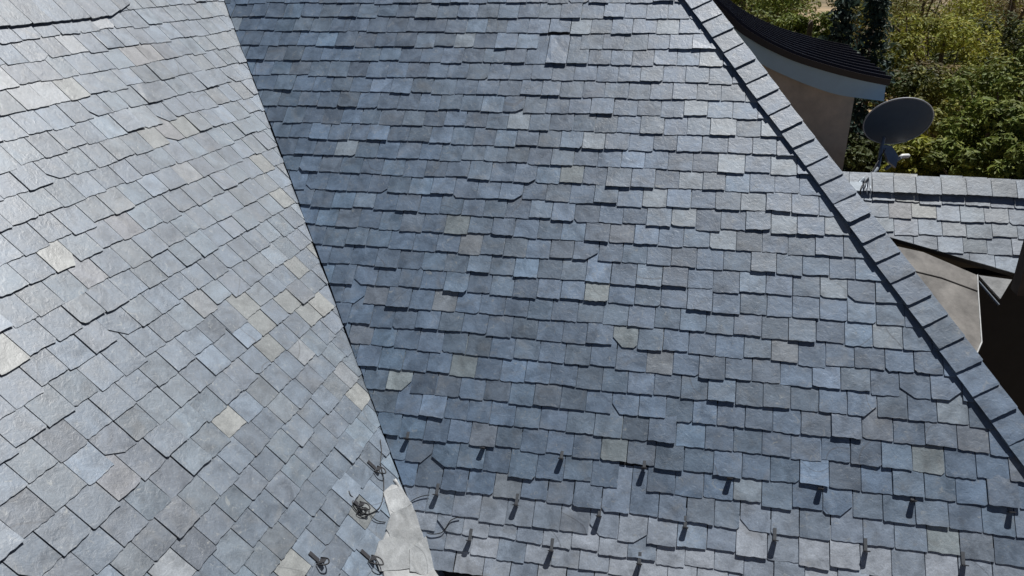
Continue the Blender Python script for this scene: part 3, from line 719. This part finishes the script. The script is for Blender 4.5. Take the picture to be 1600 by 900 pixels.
TREES = [
    (1160, 26, 21, 1.75, 1.6, 'green', 'dark green broadleaf tree rising straight behind the sweeping annex roof'),
    (1262, 66, 18, .8, .62, 'green', 'small light green tree between the annex roof and the dark conifer'),
    (1140, -12, 26, 2.4, 2.0, 'dark', 'dark tree at the top edge just beyond the hip caps'),
    (1200, -8, 32, 1.6, 1.5, 'olive', 'distant olive tree beside the bare tan ground patch'),
    (1352, -10, 38, 1.5, 1.8, 'olive', 'distant olive tree beyond the dark conifer tip'),
    (1440, 20, 33, 2.6, 2.3, 'olive', 'tall olive tree above the satellite dish'),
    (1505, -5, 40, 3.2, 2.6, 'brown', 'brownish dry tree high up between two yellow-green ones'),
    (1580, 15, 30, 2.7, 2.2, 'yellow', 'bright yellow-green tree in the upper corner'),
    (1470, 95, 24, 1.5, 1.2, 'yellow', 'feathery yellow tree above and beyond the dish rim'),
    (1540, 105, 26, 1.7, 1.5, 'dark', 'shaded dark tree in the middle of the grove'),
    (1420, 165, 22, 1.3, 1.3, 'brown', 'dry brown shrub directly behind the satellite dish'),
    (1355, 150, 21, 1.5, 1.5, 'dark', 'dark tree squeezed between annex wall and satellite dish'),
    (1480, 190, 20, 1.3, 1.1, 'olive', 'shadowy olive shrub just past the dish'),
    (1590, 165, 17, 1.25, 1.25, 'green', 'full green tree at the picture edge above the rear ridge'),
    (1540, 232, 15.5, .95, .8, 'green', 'round-leaved green bush over the middle of the rear ridge'),
    (1600, 262, 14.5, .9, .7, 'green', 'green bush at the picture edge touching the rear ridge line'),
    (1448, 262, 16, .75, .55, 'yellow', 'low yellow-green bush behind the rear ridge beside the dish mast'),
    (1375, 262, 17, .9, .7, 'dark', 'dark bush behind the dish mast at the annex corner'),
    (1520, 290, 17, 1.1, .8, 'dark', 'dark undershrub showing just over the rear ridge'),
]
for T_ in TREES: tree(*T_)
conifer(1322, 4, 16.5, 4.6, 1.0, 'spruce', 'dark pointed conifer in front of the tan ground patch')
conifer(1374, -16, 17.6, 5.2, 1.25, 'spruce', 'bluish spruce standing above the annex eave end')
# far wooded slope as one mass
mb = MB()
for i in range(150):
    x, y = tr_rnd.uniform(1050, 1750), tr_rnd.uniform(-75, 0); 
    dist = tr_rnd.uniform(48, 120); D = ray(x, y).normalized(); c = CAM * U + D * dist; c.z = GZ + tr_rnd.uniform(1.5, 3.5); rr = tr_rnd.uniform(1.8, 3.2)
    if 1225 < proj(c)[0] < 1330: continue
    colr = KIND[tr_rnd.choice(['olive', 'brown', 'yellow', 'green', 'dark'])]
    for k in range(170):
        v = sphere_pt(tr_rnd).normalized(); v.z = abs(v.z) * 1.1 - .3
        leaf_quad(mb, c + v * rr * tr_rnd.uniform(.7, 1.05), (v + Vector((0, 0, .6))).normalized(), .5, colr)
tag(mb.build('far_wood', LEAF), 'distant mixed wood on the far slope', 'wood', kind='stuff')

# ------------------------------------------------------------------ weathered board fence seen above the dish
WOOD = plain('weathered_boards', (0.33, 0.24, 0.11), .85, 0, .35, 18, .4)
p0, p1 = at(1402, 122, 21 / U), at(1432, 118, 22.4 / U)
fence = empty('board_fence', Vector((p0.x, p0.y, GZ))); tag(fence, 'short weathered yellowish board fence just above the satellite dish rim', 'fence')
d_ = (p1 - p0); d_.z = 0; ln = d_.length; d_.normalize(); nn = Vector((-d_.y, d_.x, 0))
for i in range(8):
    c = Vector((p0.x, p0.y, 0)) + d_ * (ln * (i + .5) / 8); top = p0.z + random.uniform(-.06, .1)
    mb = MB(); mb.box(Vector((c.x, c.y, (top + GZ) / 2)), d_ * (ln / 8 * .42), nn * .012, Vector((0, 0, (top - GZ) / 2))); mb.build('board', WOOD, fence)
mb = MB(); mb.box(Vector((p0.x, p0.y, p0.z - .3)) + d_ * ln / 2 + nn * .04, d_ * ln / 2, nn * .02, Vector((0, 0, .045))); mb.build('rail', WOOD, fence)
